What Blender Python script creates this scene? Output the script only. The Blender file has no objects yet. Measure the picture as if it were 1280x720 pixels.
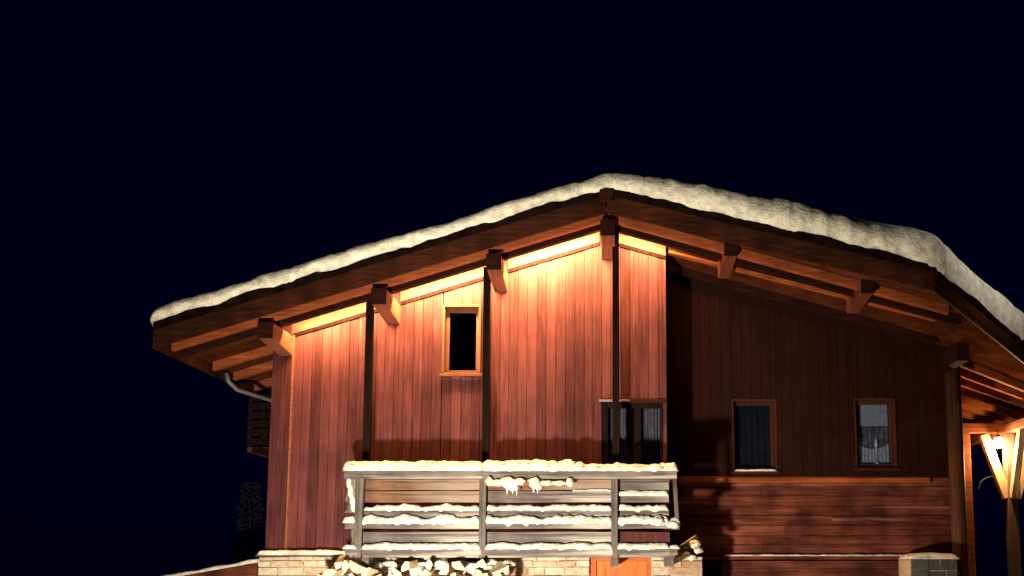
import bpy, bmesh, math, random
from mathutils import Vector, noise

# ------------------------------------------------------------------ camera, world, lamps
random.seed(7)
scn = bpy.context.scene
C = scn.collection
F, PX, PY0, TILT, CZ = 1080.0, 760.0, 586.5, math.radians(6), 2.1   # measured from the photograph (1280x720)
cam = bpy.data.cameras.new('camera'); co = bpy.data.objects.new('camera', cam); C.objects.link(co)
co.location = (0, 0, CZ); co.rotation_euler = (math.pi/2 + TILT, 0, 0)
cam.sensor_width = 36; cam.lens = 36*F/1280
cam.shift_x = (640-PX)/1280; cam.shift_y = (PY0-360)/1280
cam.clip_end = 2000
scn.camera = co

w = bpy.data.worlds.new('World'); scn.world = w; w.use_nodes = True
bg = w.node_tree.nodes['Background']
bg.inputs[0].default_value = (0.0001, 0.0001, 0.0070, 1); bg.inputs[1].default_value = 1.0   # night sky

scn.view_settings.view_transform = 'Standard'; scn.view_settings.look = 'None'
scn.view_settings.exposure = 0; scn.view_settings.gamma = 1

def lamp(name, typ, loc, energy, color, aim=None, **kw):
    l = bpy.data.lights.new(name, typ); l.energy = energy; l.color = color
    for k, v in kw.items(): setattr(l, k, v)
    o = bpy.data.objects.new(name, l); C.objects.link(o); o.location = loc
    if aim is not None:
        o.rotation_euler = (Vector(aim)-Vector(loc)).to_track_quat('-Z', 'Y').to_euler()
    return o
# yard floodlight standing low on the snow left of the entrance, just below the picture
lamp('yard_floodlight', 'SPOT', (-2.5, 5.0, CZ-1.9), 6100, (1, 0.85, 0.63), aim=(-1.4, 11.3, CZ+0.25),
     spot_size=math.radians(101), spot_blend=1.0, shadow_soft_size=0.2)

# unseen narrow spot, high right, added to brighten the snow on the right roof corner
lamp('roof_snow_spot', 'SPOT', (11, 3, 11.5), 4200, (1, 0.88, 0.72), aim=(5.2, 11.7, 6.9), spot_size=math.radians(21), spot_blend=1.0, shadow_soft_size=0.15)

# ------------------------------------------------------------------ measuring helpers
def ray(px, py):
    dx, dy = (px-PX)/F, (PY0-py)/F
    c, s = math.cos(TILT), math.sin(TILT)
    return Vector((dx, c-dy*s, s+dy*c))
def P(px, py, Y):
    d = ray(px, py); return Vector((0, 0, CZ)) + d*(Y/d.y)
def X(px, py, Y): return P(px, py, Y).x
def Z(py, Y): return P(760, py, Y).z

YW, YR, YV, YB = 12.0, 13.0, 11.0, 11.25          # bay wall, recessed wall, roof verge, balcony front
pr = P(758, 240, YV); XR0, ZT = pr.x, pr.z          # ridge
pl = P(195, 408, YV)
SL = (ZT-pl.z)/(XR0-pl.x); XL = pl.x
SR = 0.283
def roof_z(x): return ZT - (SL*(XR0-x) if x < XR0 else SR*(x-XR0))
def on_right_roof(px, py):
    d = ray(px, py); t = (ZT-CZ+SR*XR0)/(d.z+SR*d.x); return Vector((0, 0, CZ)) + d*t
pc, pe = on_right_roof(1166, 336), on_right_roof(1280, 431)
CLIP = (pe.y-pc.y)/(pe.x-pc.x)
XE = 7.7
YBACK = 21.0
def verge_y(x):
    if x < XR0: return YV
    if x < pc.x: return YV + (pc.y-YV)*(x-XR0)/(pc.x-XR0)
    return pc.y + CLIP*(x-pc.x)
XWL, XBAY, XWR = X(340, 560, YW), X(833, 450, YW), X(1196, 560, YR)

# ------------------------------------------------------------------ mesh helpers
class MB:
    def __init__(s): s.v = []; s.f = []; s.m = []
    def face(s, pts, mi=0):
        n = len(s.v); s.v += [tuple(p) for p in pts]; s.f.append(tuple(range(n, n+len(pts)))); s.m.append(mi)
    def hexa(s, p, mi=0):          # 8 points: bottom ring, top ring
        n = len(s.v); s.v += [tuple(q) for q in p]
        for f in ((3,2,1,0),(4,5,6,7),(0,1,5,4),(1,2,6,5),(2,3,7,6),(3,0,4,7)):
            s.f.append(tuple(n+i for i in f)); s.m.append(mi)
    def box(s, x0, x1, y0, y1, z0, z1, mi=0, j=0.0):
        p = [(x0,y0,z0),(x1,y0,z0),(x1,y1,z0),(x0,y1,z0),(x0,y0,z1),(x1,y0,z1),(x1,y1,z1),(x0,y1,z1)]
        if j: p = [tuple(c+random.uniform(-j, j) for c in q) for q in p]
        s.hexa(p, mi)
    def bar(s, a, b, w, h, up=(0,0,1), mi=0):
        a, b = Vector(a), Vector(b); d = (b-a).normalized(); u = Vector(up)
        r = d.cross(u).normalized(); u = r.cross(d).normalized()
        q = []
        for e in (a, b): q.append([e-r*w/2-u*h/2, e+r*w/2-u*h/2, e+r*w/2+u*h/2, e-r*w/2+u*h/2])
        s.hexa(q[0]+q[1], mi)
    def tube(s, pts, r, n=10, mi=0):
        pts = [Vector(p) for p in pts]; base = len(s.v)
        for i, p in enumerate(pts):
            d = (pts[min(i+1, len(pts)-1)]-pts[max(i-1, 0)]).normalized()
            a = d.cross(Vector((0.31, 0.9, 0.2))).normalized(); b = d.cross(a)
            rr = r[i] if isinstance(r, (list, tuple)) else r
            for k in range(n):
                t = 2*math.pi*k/n; s.v.append(tuple(p+a*rr*math.cos(t)+b*rr*math.sin(t)))
        for i in range(len(pts)-1):
            for k in range(n):
                s.f.append((base+i*n+k, base+i*n+(k+1) % n, base+(i+1)*n+(k+1) % n, base+(i+1)*n+k)); s.m.append(mi)
        s.f.append(tuple(base+k for k in reversed(range(n)))); s.m.append(mi)
        s.f.append(tuple(base+(len(pts)-1)*n+k for k in range(n))); s.m.append(mi)
    def grid(s, rows, mi=0, cap=False):
        base = len(s.v); n = len(rows[0])
        for r in rows: s.v += [tuple(p) for p in r]
        for i in range(len(rows)-1):
            for k in range(n-1):
                s.f.append((base+i*n+k, base+i*n+k+1, base+(i+1)*n+k+1, base+(i+1)*n+k)); s.m.append(mi)
        if cap:
            s.f.append(tuple(base+k for k in range(n))); s.m.append(mi)
            s.f.append(tuple(base+(len(rows)-1)*n+k for k in reversed(range(n)))); s.m.append(mi)
    def build(s, name, mat, parent=None, smooth=False, bevel=0.0):
        me = bpy.data.meshes.new(name)
        o0 = Vector((0, 0, 0))
        if s.v:
            lo = [min(v[i] for v in s.v) for i in range(3)]; hi = [max(v[i] for v in s.v) for i in range(3)]
            o0 = Vector(((lo[0]+hi[0])/2, (lo[1]+hi[1])/2, lo[2]))
        me.from_pydata([tuple(Vector(v)-o0) for v in s.v], [], s.f)
        for m in (mat if isinstance(mat, (list, tuple)) else [mat]): me.materials.append(m)
        me.polygons.foreach_set('material_index', s.m)
        if smooth: me.polygons.foreach_set('use_smooth', [True]*len(s.f))
        bm = bmesh.new(); bm.from_mesh(me); bmesh.ops.recalc_face_normals(bm, faces=bm.faces); bm.to_mesh(me); bm.free()
        o = bpy.data.objects.new(name, me); C.objects.link(o)
        if parent:
            o.parent = parent; q = parent; loc = o0.copy()
            while q: loc -= q.location; q = q.parent
            o.location = loc
        else: o.location = o0
        if bevel:
            b = o.modifiers.new('bevel', 'BEVEL'); b.width = bevel; b.segments = 2; b.limit_method = 'ANGLE'
        return o
def tag(o, label=None, cat=None, group=None, kind=None):
    for k, v in (('label', label), ('category', cat), ('group', group), ('kind', kind)):
        if v: o[k] = v
    return o
def empty(name, loc):
    o = bpy.data.objects.new(name, None); C.objects.link(o); o.location = loc; o.empty_display_size = 0.2
    return o
def fb(p, s=1.0, o=3): return noise.fractal(Vector(p)*s, 1.0, 2.0, o)

# ------------------------------------------------------------------ materials
def new_mat(name):
    m = bpy.data.materials.new(name); m.use_nodes = True
    return m, m.node_tree.nodes, m.node_tree.links, m.node_tree.nodes['Principled BSDF']
def wood(name, dark, light, axis='z', tone=0.55, rough=0.62, grain=1.0, stain=0.25, bump=0.35, pale=None, spec=0.3, pale_lo=0.62):
    m, N, L, B = new_mat(name)
    tc = N.new('ShaderNodeTexCoord'); mp = N.new('ShaderNodeMapping')
    s = {'x': (1.2, 26, 26), 'y': (26, 1.2, 26), 'z': (26, 26, 1.2)}[axis]
    mp.inputs['Scale'].default_value = s
    geo = N.new('ShaderNodeNewGeometry')
    off = N.new('ShaderNodeVectorMath'); off.operation = 'SCALE'; off.inputs[0].default_value = (9, 7, 11)
    L.new(geo.outputs['Random Per Island'], off.inputs['Scale'])
    ad = N.new('ShaderNodeVectorMath'); ad.operation = 'ADD'
    L.new(tc.outputs['Object'], mp.inputs[0]); L.new(mp.outputs[0], ad.inputs[0]); L.new(off.outputs[0], ad.inputs[1])
    n1 = N.new('ShaderNodeTexNoise'); n1.inputs['Scale'].default_value = 1.0*grain; n1.inputs['Detail'].default_value = 5
    n1.inputs['Distortion'].default_value = 0.6
    L.new(ad.outputs[0], n1.inputs['Vector'])
    mix = N.new('ShaderNodeMix'); mix.data_type = 'RGBA'
    mix.inputs[6].default_value = (*dark, 1); mix.inputs[7].default_value = (*light, 1)
    # per board tone + grain
    ma = N.new('ShaderNodeMath'); ma.operation = 'MULTIPLY_ADD'; ma.inputs[1].default_value = tone; ma.inputs[2].default_value = -tone/2
    L.new(geo.outputs['Random Per Island'], ma.inputs[0])
    mr = N.new('ShaderNodeMapRange'); mr.inputs[1].default_value = 0.3; mr.inputs[2].default_value = 0.7
    L.new(n1.outputs[0], mr.inputs[0])
    sm = N.new('ShaderNodeMath'); sm.operation = 'ADD'; sm.use_clamp = True
    L.new(mr.outputs[0], sm.inputs[0]); L.new(ma.outputs[0], sm.inputs[1]); L.new(sm.outputs[0], mix.inputs[0])
    n2 = N.new('ShaderNodeTexNoise'); n2.inputs['Scale'].default_value = 2.3; n2.inputs['Detail'].default_value = 4
    L.new(tc.outputs['Object'], n2.inputs['Vector'])
    mr2 = N.new('ShaderNodeMapRange'); mr2.inputs[1].default_value = 0.35; mr2.inputs[2].default_value = 0.65
    mr2.inputs[3].default_value = 1-stain; mr2.inputs[4].default_value = 1+stain*0.3
    L.new(n2.outputs[0], mr2.inputs[0])
    mul = N.new('ShaderNodeMix'); mul.data_type = 'RGBA'; mul.blend_type = 'MULTIPLY'; mul.inputs[0].default_value = 1
    L.new(mix.outputs[2], mul.inputs[6]); L.new(mr2.outputs[0], mul.inputs[7])
    out = mul.outputs[2]
    if pale:
        n3 = N.new('ShaderNodeTexNoise'); n3.inputs['Scale'].default_value = 0.35; n3.inputs['Detail'].default_value = 6
        L.new(ad.outputs[0], n3.inputs['Vector'])
        r3 = N.new('ShaderNodeMapRange'); r3.inputs[1].default_value = pale_lo; r3.inputs[2].default_value = pale_lo+0.12; r3.inputs[4].default_value = 0.7
        L.new(n3.outputs[0], r3.inputs[0])
        mx = N.new('ShaderNodeMix'); mx.data_type = 'RGBA'; mx.inputs[7].default_value = (*pale, 1)
        L.new(r3.outputs[0], mx.inputs[0]); L.new(out, mx.inputs[6]); out = mx.outputs[2]
    L.new(out, B.inputs['Base Color'])
    B.inputs['Roughness'].default_value = rough; B.inputs['Specular IOR Level'].default_value = spec
    bp = N.new('ShaderNodeBump'); bp.inputs['Strength'].default_value = bump; bp.inputs['Distance'].default_value = 0.01
    L.new(n1.outputs[0], bp.inputs['Height']); L.new(bp.outputs[0], B.inputs['Normal'])
    return m
def snow_mat(name, col=(0.80, 0.81, 0.80), scale=6.0, dirt=0.22):
    m, N, L, B = new_mat(name)
    tc = N.new('ShaderNodeTexCoord')
    n1 = N.new('ShaderNodeTexNoise'); n1.inputs['Scale'].default_value = scale; n1.inputs['Detail'].default_value = 6; n1.inputs['Roughness'].default_value = 0.6
    n2 = N.new('ShaderNodeTexNoise'); n2.inputs['Scale'].default_value = scale*9; n2.inputs['Detail'].default_value = 3
    L.new(tc.outputs['Object'], n1.inputs['Vector']); L.new(tc.outputs['Object'], n2.inputs['Vector'])
    rp = N.new('ShaderNodeValToRGB')
    rp.color_ramp.elements[0].position = 0.30; rp.color_ramp.elements[0].color = tuple(c*(1-dirt) for c in col)+(1,)
    rp.color_ramp.elements[1].position = 0.58; rp.color_ramp.elements[1].color = (*col, 1)
    L.new(n1.outputs[0], rp.inputs[0]); L.new(rp.outputs[0], B.inputs['Base Color'])
    B.inputs['Roughness'].default_value = 0.75; B.inputs['Specular IOR Level'].default_value = 0.25
    ad = N.new('ShaderNodeMath'); ad.operation = 'MULTIPLY_ADD'; ad.inputs[1].default_value = 0.25
    L.new(n2.outputs[0], ad.inputs[0]); L.new(n1.outputs[0], ad.inputs[2])
    bp = N.new('ShaderNodeBump'); bp.inputs['Strength'].default_value = 0.55; bp.inputs['Distance'].default_value = 0.09
    L.new(ad.outputs[0], bp.inputs['Height']); L.new(bp.outputs[0], B.inputs['Normal'])
    return m
def plain(name, col, rough=0.6, metal=0.0, nscale=18, var=0.3, bump=0.15, spec=0.3):
    m, N, L, B = new_mat(name)
    tc = N.new('ShaderNodeTexCoord'); n1 = N.new('ShaderNodeTexNoise'); n1.inputs['Scale'].default_value = nscale; n1.inputs['Detail'].default_value = 5
    L.new(tc.outputs['Object'], n1.inputs['Vector'])
    rp = N.new('ShaderNodeValToRGB')
    rp.color_ramp.elements[0].position = 0.35; rp.color_ramp.elements[0].color = tuple(c*(1-var) for c in col)+(1,)
    rp.color_ramp.elements[1].position = 0.65; rp.color_ramp.elements[1].color = tuple(min(1, c*(1+var)) for c in col)+(1,)
    L.new(n1.outputs[0], rp.inputs[0]); L.new(rp.outputs[0], B.inputs['Base Color'])
    B.inputs['Roughness'].default_value = rough; B.inputs['Metallic'].default_value = metal; B.inputs['Specular IOR Level'].default_value = spec
    bp = N.new('ShaderNodeBump'); bp.inputs['Strength'].default_value = bump; bp.inputs['Distance'].default_value = 0.01
    L.new(n1.outputs[0], bp.inputs['Height']); L.new(bp.outputs[0], B.inputs['Normal'])
    return m
def stone_mat(name, tones):
    m, N, L, B = new_mat(name)
    geo = N.new('ShaderNodeNewGeometry'); tc = N.new('ShaderNodeTexCoord')
    rp = N.new('ShaderNodeValToRGB'); rp.color_ramp.interpolation = 'LINEAR'
    e = rp.color_ramp.elements
    while len(e) < len(tones): e.new(0.5)
    for i, c in enumerate(tones): e[i].position = i/(len(tones)-1); e[i].color = (*c, 1)
    L.new(geo.outputs['Random Per Island'], rp.inputs[0])
    n1 = N.new('ShaderNodeTexNoise'); n1.inputs['Scale'].default_value = 14; n1.inputs['Detail'].default_value = 7; n1.inputs['Roughness'].default_value = 0.65
    L.new(tc.outputs['Object'], n1.inputs['Vector'])
    mr = N.new('ShaderNodeMapRange'); mr.inputs[1].default_value = 0.3; mr.inputs[2].default_value = 0.7; mr.inputs[3].default_value = 0.55; mr.inputs[4].default_value = 1.15
    L.new(n1.outputs[0], mr.inputs[0])
    mul = N.new('ShaderNodeMix'); mul.data_type = 'RGBA'; mul.blend_type = 'MULTIPLY'; mul.inputs[0].default_value = 1
    L.new(rp.outputs[0], mul.inputs[6]); L.new(mr.outputs[0], mul.inputs[7]); L.new(mul.outputs[2], B.inputs['Base Color'])
    B.inputs['Roughness'].default_value = 0.85
    bp = N.new('ShaderNodeBump'); bp.inputs['Strength'].default_value = 0.7; bp.inputs['Distance'].default_value = 0.02
    L.new(n1.outputs[0], bp.inputs['Height']); L.new(bp.outputs[0], B.inputs['Normal'])
    return m
def glass_mat(name, tint=(0.8, 0.84, 0.9), rough=0.03):
    m, N, L, B = new_mat(name)
    out = N['Material Output']
    tr = N.new('ShaderNodeBsdfTransparent'); tr.inputs[0].default_value = (*tint, 1)
    gl = N.new('ShaderNodeBsdfGlossy'); gl.inputs['Roughness'].default_value = rough
    lw_ = N.new('ShaderNodeLayerWeight'); pw_ = N.new('ShaderNodeMath'); pw_.operation = 'POWER'; pw_.inputs[1].default_value = 4
    L.new(lw_.outputs['Facing'], pw_.inputs[0])
    fr = N.new('ShaderNodeMath'); fr.operation = 'MULTIPLY_ADD'; fr.inputs[1].default_value = 0.9; fr.inputs[2].default_value = 0.05
    L.new(pw_.outputs[0], fr.inputs[0])
    mx = N.new('ShaderNodeMixShader')
    L.new(fr.outputs[0], mx.inputs[0]); L.new(tr.outputs[0], mx.inputs[1]); L.new(gl.outputs[0], mx.inputs[2])
    L.new(mx.outputs[0], out.inputs['Surface'])
    return m
def emit(name, col, strength):
    m, N, L, B = new_mat(name)
    B.inputs['Base Color'].default_value = (*col, 1)
    B.inputs['Emission Color'].default_value = (*col, 1); B.inputs['Emission Strength'].default_value = strength
    return m

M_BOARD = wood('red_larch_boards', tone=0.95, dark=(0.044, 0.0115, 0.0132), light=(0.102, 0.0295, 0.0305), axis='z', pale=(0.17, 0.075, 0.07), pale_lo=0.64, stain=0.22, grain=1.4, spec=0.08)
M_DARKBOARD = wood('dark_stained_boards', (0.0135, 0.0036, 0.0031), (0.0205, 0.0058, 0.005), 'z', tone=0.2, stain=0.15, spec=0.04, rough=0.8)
M_DARKPLANK = wood('dark_stained_planks', (0.07, 0.019, 0.012), (0.175, 0.05, 0.031), 'x', spec=0.06, stain=0.65, pale=(0.34, 0.13, 0.09), pale_lo=0.64)
M_SOFFIT = wood('soffit_planks', (0.045, 0.0125, 0.0055), (0.10, 0.029, 0.012), 'x', stain=0.4, spec=0.0, rough=0.95)
M_BEAM_X = wood('beam_wood_sloped', (0.17, 0.043, 0.015), (0.34, 0.09, 0.03), 'x', spec=0.1)
M_BEAM_Y = wood('purlin_wood', (0.13, 0.04, 0.02), (0.27, 0.085, 0.045), 'y')
M_BARGE = wood('weathered_barge_wood', (0.022, 0.007, 0.004), (0.065, 0.019, 0.009), 'x', stain=0.5, spec=0.06)
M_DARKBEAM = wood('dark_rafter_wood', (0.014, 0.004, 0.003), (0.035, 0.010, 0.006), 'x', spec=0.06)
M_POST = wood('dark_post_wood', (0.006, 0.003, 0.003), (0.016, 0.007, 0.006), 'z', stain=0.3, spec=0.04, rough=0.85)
M_FRIEZE = wood('frieze_wood', (0.05, 0.021, 0.0095), (0.085, 0.037, 0.018), 'x')
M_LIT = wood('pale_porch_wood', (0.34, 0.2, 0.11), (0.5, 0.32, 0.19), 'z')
M_TRIM = wood('purlin_wood_dark_red', (0.09, 0.024, 0.012), (0.18, 0.05, 0.026), 'y', spec=0.1)
M_WINDOW = wood('window_frame_wood', (0.085, 0.027, 0.009), (0.15, 0.05, 0.018), 'z', bump=0.15)
M_DARKWIN = wood('dark_window_frame_wood', (0.022, 0.007, 0.0035), (0.055, 0.017, 0.008), 'z', bump=0.15, spec=0.08)
M_GREY = wood('grey_weathered_rail', (0.06, 0.046, 0.045), (0.17, 0.138, 0.135), 'x', stain=0.55, pale=(0.46, 0.43, 0.39), pale_lo=0.50)
M_GREYV = wood('grey_weathered_post', (0.06, 0.049, 0.043), (0.16, 0.135, 0.12), 'z', stain=0.5, pale=(0.44, 0.41, 0.37), pale_lo=0.58)
M_ORANGEBOARD = wood('tan_balcony_board', (0.09, 0.04, 0.018), (0.24, 0.115, 0.058), 'x', stain=0.6, pale=(0.26, 0.22, 0.19), pale_lo=0.46)
M_DOOR = wood('orange_door_wood', (0.40, 0.085, 0.014), (0.55, 0.14, 0.025), 'z', bump=0.1, stain=0.12)
M_DOORD = wood('door_frame_wood', (0.30, 0.055, 0.012), (0.42, 0.09, 0.02), 'z', bump=0.1)
M_LOGBARK = plain('log_bark', (0.20, 0.10, 0.055), 0.9, nscale=30, var=0.45, bump=0.5)
M_LOGEND = plain('split_log_wood', (0.66, 0.52, 0.34), 0.8, nscale=22, var=0.25, bump=0.3)
M_SNOW = snow_mat('roof_snow_crust', (0.84, 0.82, 0.69), 6.0, 0.48)
M_SNOWR = snow_mat('railing_snow', (0.66, 0.64, 0.58), 9.0, 0.5)
M_GROUND = snow_mat('ground_snow', (0.80, 0.81, 0.84), 1.2, 0.15)
M_STONE = stone_mat('pale_stone_blocks', [(0.30, 0.17, 0.11), (0.44, 0.37, 0.28), (0.52, 0.46, 0.36), (0.34, 0.20, 0.13), (0.56, 0.51, 0.41), (0.40, 0.35, 0.27)])
M_MORTAR = plain('mortar', (0.36, 0.28, 0.19), 0.95, nscale=40)
M_GREYSTONE = stone_mat('grey_stone_blocks', [(0.05, 0.05, 0.045), (0.08, 0.077, 0.07), (0.065, 0.06, 0.054)])
M_METAL = plain('zinc_pipe', (0.16, 0.15, 0.16), 0.6, 0.4, var=0.2)
M_DARKMETAL = plain('dark_roof_edge', (0.010, 0.005, 0.004), 0.95, 0.0, spec=0.0, nscale=9, var=0.5)
M_GLASS = glass_mat('window_glass')
M_INNER = plain('dark_room_lining', (0.02, 0.018, 0.02), 0.9)
M_CURTAIN = plain('pale_curtain', (0.26, 0.27, 0.31), 0.9, nscale=30, var=0.2)
M_DRAPE = plain('grey_drape', (0.13, 0.105, 0.125), 0.9, nscale=12, var=0.25)
M_LED = emit('light_strip_glow', (1.0, 0.62, 0.28), 4.0)
M_BULB = emit('lantern_bulb_glow', (1.0, 0.80, 0.42), 45.0)
M_LEAF = plain('dark_evergreen_leaf', (0.005, 0.0065, 0.006), 0.8, nscale=4, var=0.4)
M_BARK = plain('shrub_bark', (0.012, 0.009, 0.008), 0.9)

# ------------------------------------------------------------------ the setting: snowy ground
def ground_z(x, y):
    z = 0.12*fb((x*0.12, y*0.12, 3.1)) + 0.04*fb((x*0.7, y*0.7, 0.4))
    z += 0.5*max(0, 1-math.hypot(x, y)/5.0)
    z += 1.85*math.exp(-(((x+11.9)/1.4)**2+((y-15.8)/1.6)**2)) + 1.5*math.exp(-(((x+10.1)/0.5)**2+((y-16.0)/0.9)**2))
    z += 1.2*math.exp(-(((x+14)/2.6)**2+((y-19)/2.5)**2))
    d = max(0, math.hypot(x, y-10)-45); z += 0.0006*d*d*(0.6+0.5*fb((x*0.02, y*0.02, 1.0)))*min(1, max(0, 1.2-d/400))
    if -5.2 < x < 8.5 and 10.6 < y < 22: z = min(z, 0.06)
    return z
def axis_pts(c, fine, half, far):
    a = []; t = 0
    while t < half: a.append(t); t += fine
    st = fine
    while t < far: a.append(t); st *= 1.13; t += st
    a.append(far)
    return sorted({round(c+v, 4) for v in a} | {round(c-v, 4) for v in a})
g = MB(); xs, ys = axis_pts(0, 0.3, 15, 260), axis_pts(10, 0.3, 12, 260)
g.grid([[(x, y, ground_z(x, y)) for x in xs] for y in ys])
tag(g.build('snow_ground', M_GROUND, smooth=True), kind='structure')

# ------------------------------------------------------------------ chalet
chalet = empty('chalet', (0, 16, 0))
tag(chalet, 'wooden gabled chalet with a snow covered roof, balcony and stone base, lit at night', 'house')
YEND = 20.0

def board_wall(name, mat, x0, x1, Y, zb, zt, openings, width=0.135, thick=0.028, parent=chalet, core=0.16):
    """vertical boards with shadow gaps in front of a core, real openings left out"""
    xs = {x0, x1}; x = x0
    while x < x1: xs.add(round(x, 4)); x += width*random.uniform(0.9, 1.1)
    for o in openings: xs |= {o[0], o[1]}
    xs = sorted(xs); xs = [a for i, a in enumerate(xs) if i == 0 or a-xs[i-1] > 1e-4]
    b = MB(); c = MB()
    for a, e in zip(xs, xs[1:]):
        if e-a < 0.012: continue
        mid = (a+e)/2; cuts = sorted([(o[2], o[3]) for o in openings if o[0]-1e-4 <= mid <= o[1]+1e-4])
        spans = []; lo = zb
        for (s, t) in cuts: spans.append((lo, s)); lo = t
        spans.append((lo, None))
        dy = random.uniform(-0.006, 0.004)
        for (s, t) in spans:
            t0, t1 = (zt(a), zt(e)) if t is None else (t, t)
            if min(t0, t1)-s < 0.02: continue
            y0 = Y+dy; y1 = Y+thick+dy
            gp = 0.003
            b.hexa([(a+gp,y0,s),(e-gp,y0,s),(e-gp,y1,s),(a+gp,y1,s),(a+gp,y0,t0),(e-gp,y0,t1),(e-gp,y1,t1),(a+gp,y1,t0)])
            c.hexa([(a,Y+0.034,s),(e,Y+0.034,s),(e,Y+0.034+core,s),(a,Y+0.034+core,s),(a,Y+0.034,t0-.01),(e,Y+0.034,t1-.01),(e,Y+0.034+core,t1-.01),(a,Y+0.034+core,t0-.01)], 1)
    b.v += []; n = len(b.v); b.v += c.v; b.f += [tuple(i+n for i in f) for f in c.f]; b.m += c.m
    return b.build(name, [mat, M_INNER], parent)

def op(pxa, pxb, pya, pyb, Y):          # an opening: x0, x1, z0, z1
    return (X(pxa, (pya+pyb)/2, Y), X(pxb, (pya+pyb)/2, Y), Z(pyb, Y), Z(pya, Y))
zt_in = lambda x: roof_z(x)-0.135
W1 = op(553, 601, 381, 468, YW)
GD = op(752, 829, 504, 640, YW); GD = (GD[0], GD[1], Z(688, YW), GD[3])
W2 = op(915, 971, 499, 590, YR)
W3 = op(1068, 1120, 498, 586, YR)
ZB = Z(694, YW)                          # top of the stone base
front_wall = board_wall('front_wall', M_BOARD, XWL, XBAY, YW, ZB, zt_in, [W1, GD])
ZMID = Z(597, YR)
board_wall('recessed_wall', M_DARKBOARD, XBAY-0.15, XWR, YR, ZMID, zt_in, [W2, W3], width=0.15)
# lower part of the recessed wall: horizontal planks, under a projecting drip board
lp = MB(); z = Z(694, YR)
while z < ZMID-0.02:
    h = min(0.145*random.uniform(0.9, 1.1), ZMID-z); dy = random.uniform(-0.004, 0.004)
    xa = XBAY-0.15
    while xa < XWR:
        xe = min(XWR, xa+random.uniform(1.6, 3.0)); lp.box(xa+0.002, xe-0.002, YR-0.012+dy, YR+0.03+dy, z+0.004, z+h-0.004); xa = xe
    z += h
lp.box(XBAY-0.15, XWR, YR+0.036, YR+0.2, Z(694, YR), ZMID, 1)
lp.build('plank_wall', [M_DARKPLANK, M_INNER], chalet)
dr = MB(); zd = ZMID
dr.hexa([(XBAY-0.1,YR-0.085,zd-0.085),(XWR-0.45,YR-0.085,zd-0.085),(XWR-0.45,YR-0.014,zd-0.085),(XBAY-0.1,YR-0.014,zd-0.085),
         (XBAY-0.1,YR-0.085,zd-0.012),(XWR-0.45,YR-0.085,zd-0.012),(XWR-0.45,YR-0.018,zd+0.02),(XBAY-0.1,YR-0.018,zd+0.02)])
dr.build('drip_board', M_BEAM_X, chalet, bevel=0.004)
# return wall at the step between the two fronts, side and back walls
rw = MB(); ny = 7
for i in range(ny):
    a, e = YW+0.03+(YR-YW-0.03)*i/ny, YW+0.03+(YR-YW-0.03)*(i+1)/ny
    rw.box(XBAY-0.028, XBAY, a+0.003, e-0.003, ZB, zt_in(XBAY)-0.01)
rw.box(XBAY-0.2, XBAY-0.034, YW+0.2, YR, ZB, zt_in(XBAY)-0.02, 1)
rw.build('return_wall', [M_BOARD, M_INNER], chalet)
for xw, sgn in ((XWL, 1), (XWR, -1)):
    s = MB(); y = YW if sgn > 0 else YR
    y += 0.2
    y0 = y
    while y < YEND:
        e = min(YEND, y+0.15)
        s.box(min(xw, xw+sgn*0.028), max(xw, xw+sgn*0.028), y+0.003, e-0.003, ZB, zt_in(xw)-0.02); y = e
    s.box(min(xw+sgn*0.032, xw+sgn*0.19), max(xw+sgn*0.032, xw+sgn*0.19), y0, YEND, 0, zt_in(xw)-0.03, 1)
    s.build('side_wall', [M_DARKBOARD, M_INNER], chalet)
bw = MB()
bw.face([(XWL, YEND+0.01, 0), (XWR, YEND+0.01, 0), (XWR, YEND+0.01, zt_in(XWR)), (XR0, YEND+0.01, zt_in(XR0)), (XWL, YEND+0.01, zt_in(XWL))])
bw.face([(XWL, YEND+0.12, 0), (XWR, YEND+0.12, 0), (XWR, YEND+0.12, zt_in(XWR)), (XR0, YEND+0.12, zt_in(XR0)), (XWL, YEND+0.12, zt_in(XWL))])
bw.build('back_wall', M_DARKBOARD, chalet)
fl = MB(); fl.box(XWL+0.2, XWR-0.2, YR+0.25, YEND-0.1, ZB-0.22, ZB-0.02); fl.box(XWL+0.2, XBAY-0.22, YW+0.2, YR+0.24, ZB-0.22, ZB-0.02)
fl.build('upper_floor', M_INNER, chalet)
# flat corner board on the left corner of the front
cb = MB()
xc = XWL
cb.hexa([(xc-0.03, YW-0.03, ZB), (X(361, 560, YW), YW-0.03, ZB), (X(361, 560, YW), YW-0.004, ZB), (xc-0.03, YW-0.004, ZB),
         (xc-0.03, YW-0.03, zt_in(xc)-0.02), (X(361, 560, YW), YW-0.03, zt_in(xc+.1)-0.02), (X(361, 560, YW), YW-0.004, zt_in(xc+.1)-0.02), (xc-0.03, YW-0.004, zt_in(xc)-0.02)])
cb.build('corner_board', M_BOARD, chalet, bevel=0.006)
ce = MB(); xq = X(362, 560, YW); ce.box(xq, xq+0.022, YW-0.04, YW-0.003, ZB, zt_in(xq)-0.17); ce.build('corner_strip', M_BEAM_Y, chalet)
# squared dark strip at the left edge of the recess and the round log column on the right corner
rc = MB(); rc.tube([(XWR-0.02, YR+0.02, 0), (XWR-0.02, YR+0.02, 1.5), (XWR-0.02, YR+0.02, zt_in(XWR)-0.12)], 0.125, 20)
rc.build('corner_log', wood('corner_log_wood', (0.035, 0.012, 0.006), (0.09, 0.03, 0.014), 'z'), chalet, smooth=True)

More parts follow.
